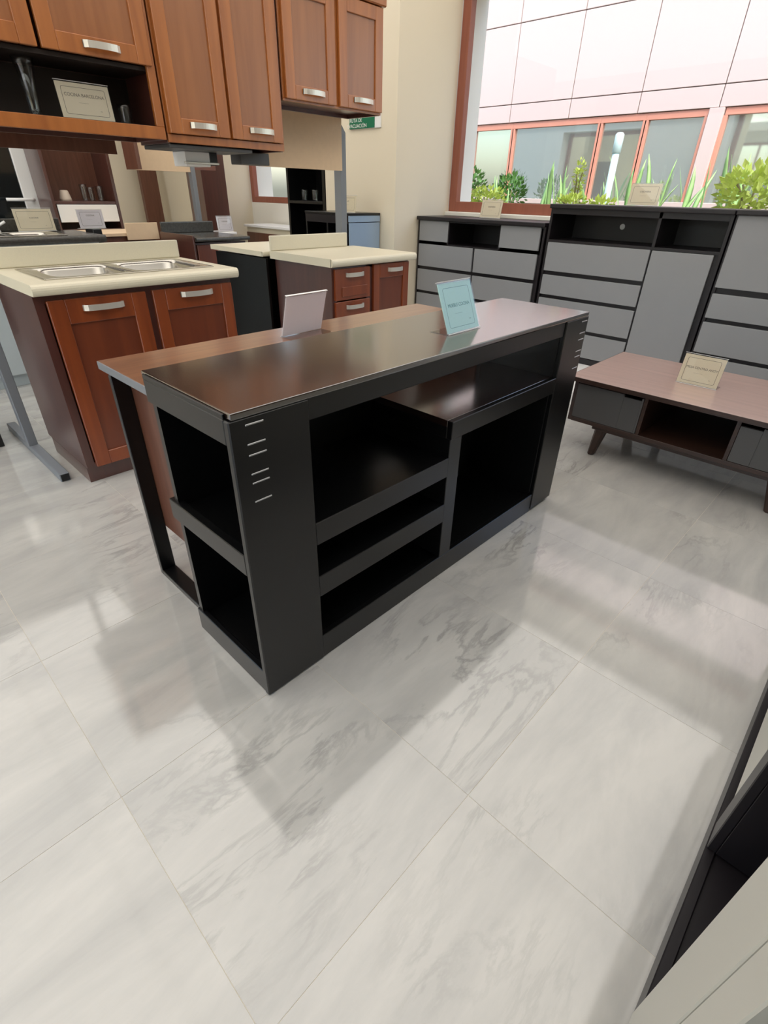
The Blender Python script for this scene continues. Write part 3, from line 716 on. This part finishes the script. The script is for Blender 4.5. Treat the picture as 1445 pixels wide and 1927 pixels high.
for z0, z1 in ((.70, .86), (.52, .68), (.12, .50)):
    d = boxes('drawer', mCherryP, kb, ((2.36, 4.45, z0), (2.83, 4.47, z1)), bev=.003); handle(d, 2.6, 4.45, z1-.06, .12)
worktop('countertop', 'dark granite countertop with tall backsplash on the brown drawer cabinet', 2.346, 2.86, 4.43, 5.05, .915, m=mGran, th=.03, bh=.09)
sign('white sign card on the small granite countertop', (2.97, 4.99, .913), 0, std('COCINA', wd=.17), wd=.17, ht=.13, tilt=6, card=mCardW)
tag(boxes('white_cabinet', mWhiteGl, None, ((2.87, 4.93, 0), (3.05, 5.2, .913)), bev=.003), 'slim white cabinet beside the granite topped drawer cabinet', 'cabinet')
cu = thing('cream_counter_unit', 'tan counter unit with raised cream back edge between the granite counters', 'counter', (2.0, 5.1, 0))
boxes('body', mPanelBrown, cu, ((1.75, 5.1, 0), (2.31, 5.6, .90)), bev=.001)
boxes('slab', mBoard, cu, ((1.73, 5.08, .90), (2.33, 5.62, .925)), bev=.002)
boxes('back_edge', mBoard, cu, ((2.05, 5.06, .87), (2.33, 5.08, 1.0)), bev=.002)
pk = thing('steel_stand', 'pale steel post with tan fibreboard panel beyond the tall wall cabinet', 'frame', (2.72, 5.1, 0))
boxes('post', mGreyPost, pk, ((2.735, 5.06, 0), (2.775, 5.12, 2.0)), bev=.003)
boxes('board', mBoard, pk, ((2.20, 5.07, 1.385), (2.735, 5.085, 2.0)), bev=.001)
boxes('board', mPanelBrown, pk, ((2.17, 4.86, 1.385), (2.20, 5.085, 2.0)), bev=.001)
boxes('board', mCherryP, pk, ((2.775, 5.07, 1.405), (2.99, 5.085, 2.0)), bev=.001)
tcab = thing('display_cupboard', 'dark brown open cupboard with mug, glasses and a pale grey drawer', 'cupboard', (1.98, 5.64, 0))
boxes('side_panel', mMaroon, tcab, ((1.70, 5.64, 0), (1.725, 6.0, 2.1)), bev=.001)
boxes('side_panel', mMaroon, tcab, ((2.245, 5.64, 0), (2.27, 6.0, 2.1)), bev=.001)
boxes('back_panel', mPanelBrown, tcab, ((1.725, 5.98, 0), (2.245, 6.0, 2.1)), bev=0)
boxes('shelf', mMaroon, tcab, ((1.725, 5.65, 1.125), (2.245, 5.98, 1.145)), bev=.001)
boxes('top_board', mMaroon, tcab, ((1.725, 5.65, 2.08), (2.245, 5.98, 2.1)), bev=.001)
boxes('drawer', mWhite, tcab, ((1.735, 5.635, .985), (2.24, 5.655, 1.12)), bev=.002)
boxes('door', mMaroon, tcab, ((1.735, 5.645, .05), (2.24, 5.655, .93)), bev=.002)
mg = lathe('mug', mClay, None, (0, 0, 0), [(.05, 0), (.048, .02), (.034, .075), (.028, .082), (.001, .083)], 20); mg.location = (1.87, 5.8, 1.145); tag(mg, 'cream ceramic cup upside down in the dark brown cupboard', 'cup')
for x, h_ in ((2.04, .13), (2.10, .11), (2.18, .12)):
    vase('clear drinking glass on the shelf of the dark brown cupboard', x, 5.8, 1.145, hollow(h_, .026, .032), 'glass', 'tumbler', 'glasses in the dark brown cupboard')
# glazed door in a dark partition
pt = struct('wall_partition', mInside, ((-1.2, 6.03, 0), (.65, 6.10, CEIL)), ((1.84, 6.03, 0), (2.0, 6.10, CEIL)), ((.65, 6.03, 2.2), (1.84, 6.10, CEIL)))
dr = boxes('door_1', mWhite, None, ((1.60, 6.02, 0), (1.74, 6.08, 2.2)), ((.65, 6.02, 0), (.75, 6.08, 2.2)), ((.75, 6.02, 0), (1.60, 6.08, .12)), ((.75, 6.02, 2.1), (1.60, 6.08, 2.2)), bev=.004)
dr['kind'] = 'structure'
boxes('pane', mDarkGl, dr, ((.75, 6.045, .12), (1.60, 6.055, 2.1)), bev=0)
boxes('door_stop', mBlackPl, dr, ((1.74, 6.02, 0), (1.84, 6.08, 2.2)), bev=.002)
boxes('lock_plate', mWhite, dr, ((1.74, 6.0, 1.03), (1.775, 6.02, 1.2)), bev=.004)
tube('door_handle', mWhite, dr, [(1.66, 6.02, 1.15), (1.66, 5.97, 1.15), (1.64, 5.95, 1.15), (1.44, 5.95, 1.15)], .013)
tag(boxes('wooden_screen', mPanelBrown, None, ((3.53, 7.9, 0), (3.76, 7.97, 2.4)), bev=.002), 'tall dark brown panel standing against the beige back wall', 'panel')
tag(boxes('tall_cabinet', mMaroon, None, ((3.55, 6.35, 0), (3.86, 6.7, 2.0)), ((3.54, 6.34, .90), (3.55, 6.7, .93)), bev=.002), 'dark brown tall cabinet before the pale far pier', 'cabinet')

# black shelving and cabinet next to the near pier
bs_ = thing('black_bookcase', 'tall black open bookcase holding two glasses behind the tan fibreboard', 'bookcase', (3.9, 4.6, 0))
boxes('side_panel', mBlack, bs_, ((3.9, 4.60, 0), (4.3, 4.64, 1.95)), bev=.001)
boxes('side_panel', mBlack, bs_, ((3.9, 5.19, 0), (4.3, 5.22, 1.95)), bev=.001)
boxes('back_panel', mBlack, bs_, ((4.28, 4.64, 0), (4.3, 5.19, 1.95)), bev=0)
for z in (.05, .55, 1.15, 1.55, 1.93): boxes('shelf', mBlack, bs_, ((3.9, 4.64, z), (4.28, 5.19, z+.025)), bev=.001)
for y in (4.90, 5.08): vase('clear glass on a shelf of the black bookcase', 4.02, y, 1.175, hollow(.10, .03, .035), 'glass', 'tumbler', 'glasses in the black bookcase')
bc = thing('black_side_cabinet', 'low black cabinet with open front bays and a side coloured pale blue for window light, by the pier', 'cabinet', (3.5, 3.8, 0))
boxes('top_board', mBlack, bc, ((3.49, 3.79, 1.085), (3.87, 4.42, 1.105)), bev=.002)
mBlackLit = mat('black_lacquer_lit', srgb(150, 172, 196), .3, coat=.3)  # black side made pale blue: window light put into its colour
boxes('side_panel', mBlackLit, bc, ((3.495, 3.795, .02), (3.87, 3.815, 1.03)), bev=.002)
boxes('side_apron', mBlackLit, bc, ((3.492, 3.792, 1.035), (3.87, 3.815, 1.085)), bev=.002)
boxes('front_apron', mDresser, bc, ((3.492, 3.815, 1.02), (3.51, 4.415, 1.085)), bev=.002)
boxes('side_panel', mBlack, bc, ((3.495, 4.395, 0), (3.87, 4.415, 1.085)), bev=.001)
boxes('divider', mBlack, bc, ((3.5, 4.10, 0), (3.87, 4.12, 1.02)), bev=.001)
boxes('back_panel', mBlack, bc, ((3.855, 3.815, 0), (3.87, 4.395, 1.085)), bev=0)
boxes('shelf', mBlack, bc, ((3.5, 3.815, .55), (3.855, 4.395, .57)), bev=.001)
sign('cream sign card on the low black cabinet by the pier', (3.58, 3.92, 1.105), RX, std('KIT', wd=.2), wd=.21, ht=.13, tilt=8)
lc = thing('low_sideboard', 'low brown sideboard with pale top under the far window', 'sideboard', (4.2, 6.0, 0))
boxes('body', mPanelBrown, lc, ((4.2, 5.5, 0), (4.6, 6.55, .80)), bev=.002)
boxes('top_board', mWhiteGl, lc, ((4.18, 5.48, .86), (4.62, 6.57, .885)), bev=.002)
boxes('rail', mCream, lc, ((4.21, 5.5, .80), (4.6, 6.55, .86)), bev=.001)

# green sign on the pier
gs = thing('evacuation_sign', 'green evacuation route sign with white lettering on the beige pier', 'sign', (3.87, 4.0, 1.80))
boxes('sign_back', mWhite, gs, ((3.868, 3.80, 1.735), (3.8805, 4.19, 1.90)), bev=.001)
bd = boxes('sign_face', mGreen, gs, ((3.862, 3.87, 1.737), (3.868, 4.185, 1.898)), bev=.001)
for s, sz, y, z in (('RUTA DE', .038, 4.10, 1.795), ('EVACUACIÓN', .038, 4.085, 1.756)):
    me = text_mesh(s, sz); o = link('lettering', me, mWhite, bd)
    o.matrix_local = Matrix.Translation(Vector((3.8615, y, z)) - origin(bd)) @ Matrix.Rotation(-math.pi/2, 4, 'Z') @ Matrix.Rotation(math.pi/2, 4, 'X')
prism('arrow', mWhite, bd, [(3.985, 1.825), (3.965, 1.86), (3.965, 1.893), (4.005, 1.893), (4.005, 1.86)], 'x', 3.8605, 3.862)

# black bin and pale cabinet at the left end
bn = thing('black_stool', 'black upholstered stool partly hidden behind the steel frame foot', 'stool', (.22, 3.55, 0))
boxes('seat', mBlackPl, bn, ((.02, 3.35, .34), (.44, 3.80, .46)), bev=.03, seg=3)
for x in (.05, .40):
    for y in (3.39, 3.76): boxes('leg', mBlackPl, bn, ((x-.02, y-.02, 0), (x+.02, y+.02, .34)), bev=.003)
boxes('skirt', mBlackPl, bn, ((.04, 3.37, .08), (.42, 3.78, .34)), bev=.004)

# ------------------------------------------------------------------ outside
struct('ground_outside', mPave, ((-40, -40, -.4), (40, 40, -.3)))
struct('garden_bed', mSoil, ((XO+.05, -6, -.3), (8.75, 12, .82)))
bl = thing('building', 'pale pink panelled building with a band of framed windows across the garden', 'building', (9, 3, -.3))
BX = 9.0
boxes('core', mFacade, bl, ((BX+.06, -1.5, -.3), (BX+4, 6.6, 1.22)), ((BX+.35, -1.5, 1.22), (BX+4, 6.6, 2.28)), ((BX+.06, -1.5, 2.28), (BX+4, 6.6, 8.0)), bev=0)
js = [6.6] + [5.86-1.05*k for k in range(0, 8)]
for z0, z1 in ((2.28, 2.52), (2.52, 3.5), (3.5, 4.35), (4.35, 5.25), (5.25, 6.3), (6.3, 7.3)):
    for a, b in zip(js, js[1:]):
        if z0 == 4.35 and b > .3:
            boxes('recessed_panel', mBandShade, bl, ((BX+.03, b+.006, z0+.006), (BX+.055, a-.006, z1-.006)), bev=.003); continue
        boxes('facade_panel', mFacade, bl, ((BX, b+.006, z0+.006), (BX+.055, a-.006, z1-.006)), bev=.003)
boxes('sill_band', mFacade, bl, ((BX-.03, -1.5, 1.16), (BX+.06, 6.6, 1.23)), bev=.004)
wy = [6.5, 5.78, 4.28, 3.62, 2.84]; prev = None
segs = [(6.55, 5.80), (5.76, 4.30), (4.26, 3.64), (3.60, 2.84), (2.60, 1.65), (1.61, .65), (.61, -.4), (-.44, -1.45)]
for a, b in segs:
    f_ = boxes('window_frame', mFacFrame, bl, ((BX+.02, b-.02, 2.20), (BX+.08, a+.02, 2.278)), ((BX+.02, a-.02, 1.23), (BX+.08, a+.03, 2.2)), ((BX+.02, b-.03, 1.23), (BX+.08, b+.02, 2.2)), bev=.003)
    boxes('pane', mFacPane, f_, ((BX+.06, b+.02, 1.23), (BX+.07, a-.02, 2.2)), bev=0)
boxes('pilaster', mFacade, bl, ((BX-.02, 2.63, 1.22), (BX+.06, 2.81, 2.28)), bev=.004)
def blade(name, material, parent, base, ang, lean, ht, wd, twist=0):
    bm = bmesh.new(); n = 7; base = Vector(base); d = Vector((math.cos(ang), math.sin(ang), 0)); s = Vector((-d.y, d.x, 0))
    L = []
    for k in range(n+1):
        t = k/n; c = base + d*(lean*t*t) + Vector((0, 0, ht*t)) + s*(.02*math.sin(5*t+twist))
        hw = wd*(.55+.9*t)*(1-t**3)+.001
        q = twist*t; ss = s*math.cos(q)+d*math.sin(q); nn_ = d*math.cos(q)-s*math.sin(q)
        L.append([bm.verts.new(c-ss*hw), bm.verts.new(c-nn_*.006*(1-t*.8)), bm.verts.new(c+ss*hw), bm.verts.new(c+nn_*.006*(1-t*.8))])
    for A, B in zip(L, L[1:]):
        for k in range(4): bm.faces.new((A[k], A[(k+1) % 4], B[(k+1) % 4], B[k]))
    bm.faces.new(L[0]); bm.faces.new(L[-1])
    return finish(bm, name, material, parent, smooth=True)
GZ = .82
def snake(x, y, n, h, label):
    t = thing('snake_plant', label, 'plant', (x, y, GZ), 'upright leaved plants along the garden bed')
    for k in range(n):
        a = random.uniform(0, 6.28)
        blade('leaf', mBlade, t, (x+random.uniform(-.1, .1), y+random.uniform(-.14, .14), GZ), a, random.uniform(.03, .28), h*random.uniform(.6, 1.0), random.uniform(.03, .046), random.uniform(-1, 1))
    return t
for x, y, n, h in ((7.9, 5.15, 5, .85), (7.9, 4.35, 6, .88), (7.9, 4.05, 6, .86), (7.9, 3.55, 5, .95), (7.9, 3.12, 4, .95), (7.9, 2.78, 4, .95), (7.9, 2.36, 4, .85), (7.9, 1.95, 7, 1.0)):
    snake(x, y, n, h, 'upright plant with long pale green leaves in the garden bed before the building')
def shrub(x, y, z, r, h, n, m_, label, lf=.05):
    t = thing('shrub', label, 'shrub', (x, y, GZ))
    for k in range(4):
        a = random.uniform(0, 6.28); tube('stem', mStem, t, [(x, y, GZ), (x+.3*r*math.cos(a), y+.3*r*math.sin(a), z-h*.2), (x+.6*r*math.cos(a), y+.6*r*math.sin(a), z+h*.3)], .008, 6)
    bm = bmesh.new()
    for k in range(n):
        while True:
            p = Vector((random.uniform(-1, 1), random.uniform(-1, 1), random.uniform(-1, 1)))
            if .25 < p.length < 1: break
        c = Vector((x+p.x*r, y+p.y*r, z+p.z*h)); d = (p+Vector((random.uniform(-.6, .6), random.uniform(-.6, .6), random.uniform(-.2, .9)))).normalized()
        s = d.cross(Vector((random.random(), random.random(), 1))).normalized(); u = d.cross(s); l_ = lf*random.uniform(.7, 1.3)
        v = [bm.verts.new(q) for q in (c, c+d*l_*.5+s*l_*.28+u*l_*.08, c+d*l_, c+d*l_*.5-s*l_*.28+u*l_*.08)]
        bm.faces.new(v)
    o = finish(bm, 'foliage', m_, t); o['kind'] = 'stuff'
    return t
shrub(5.75, 3.93, 1.20, .20, .14, 420, mLeafY, 'rounded lime green shrub just outside the window corner')
shrub(5.75, 4.36, 1.34, .1, .22, 300, mLeafY, 'slim lime green shrub hugging the outer window jamb')
shrub(5.75, 2.88, 1.20, .15, .08, 240, mLeafY, 'low lime shrub outside the window beside the slim upright one', .045)
shrub(6.06, 3.0, 1.43, .05, .18, 120, mLeafY, 'slim upright lime shrub outside the middle of the window', .04)
shrub(5.75, 2.56, 1.19, .12, .06, 160, mLeafY, 'tiny lime shrub peeping over the tall dresser')
shrub(5.75, 1.27, 1.32, .26, .2, 520, mLeafY, 'large lime shrub outside the window next to the pilaster', .075)
for q, (y, r) in enumerate(((6.1, .4), (5.3, .35))):
    shrub(8.4, y, 1.25+.1*(q == 0), r*.7, .3, 350, mLeafG, ('dark green shrub at the corner of the pink building', 'dark green shrub below the first facade window')[q], .08)
pl = thing('garden_post', 'pale round post with a capped top in the garden bed', 'post', (7.4, 3.24, GZ))
tube('shaft', mPole, pl, [(7.4, 3.24, GZ), (7.4, 3.24, 1.72)], .04, 16)
tube('cap', mPole, pl, [(7.4, 3.24, 1.72), (7.4, 3.24, 1.73), (7.4, 3.24, 1.91), (7.4, 3.24, 1.93)], [.034, .05, .05, .03], 16)
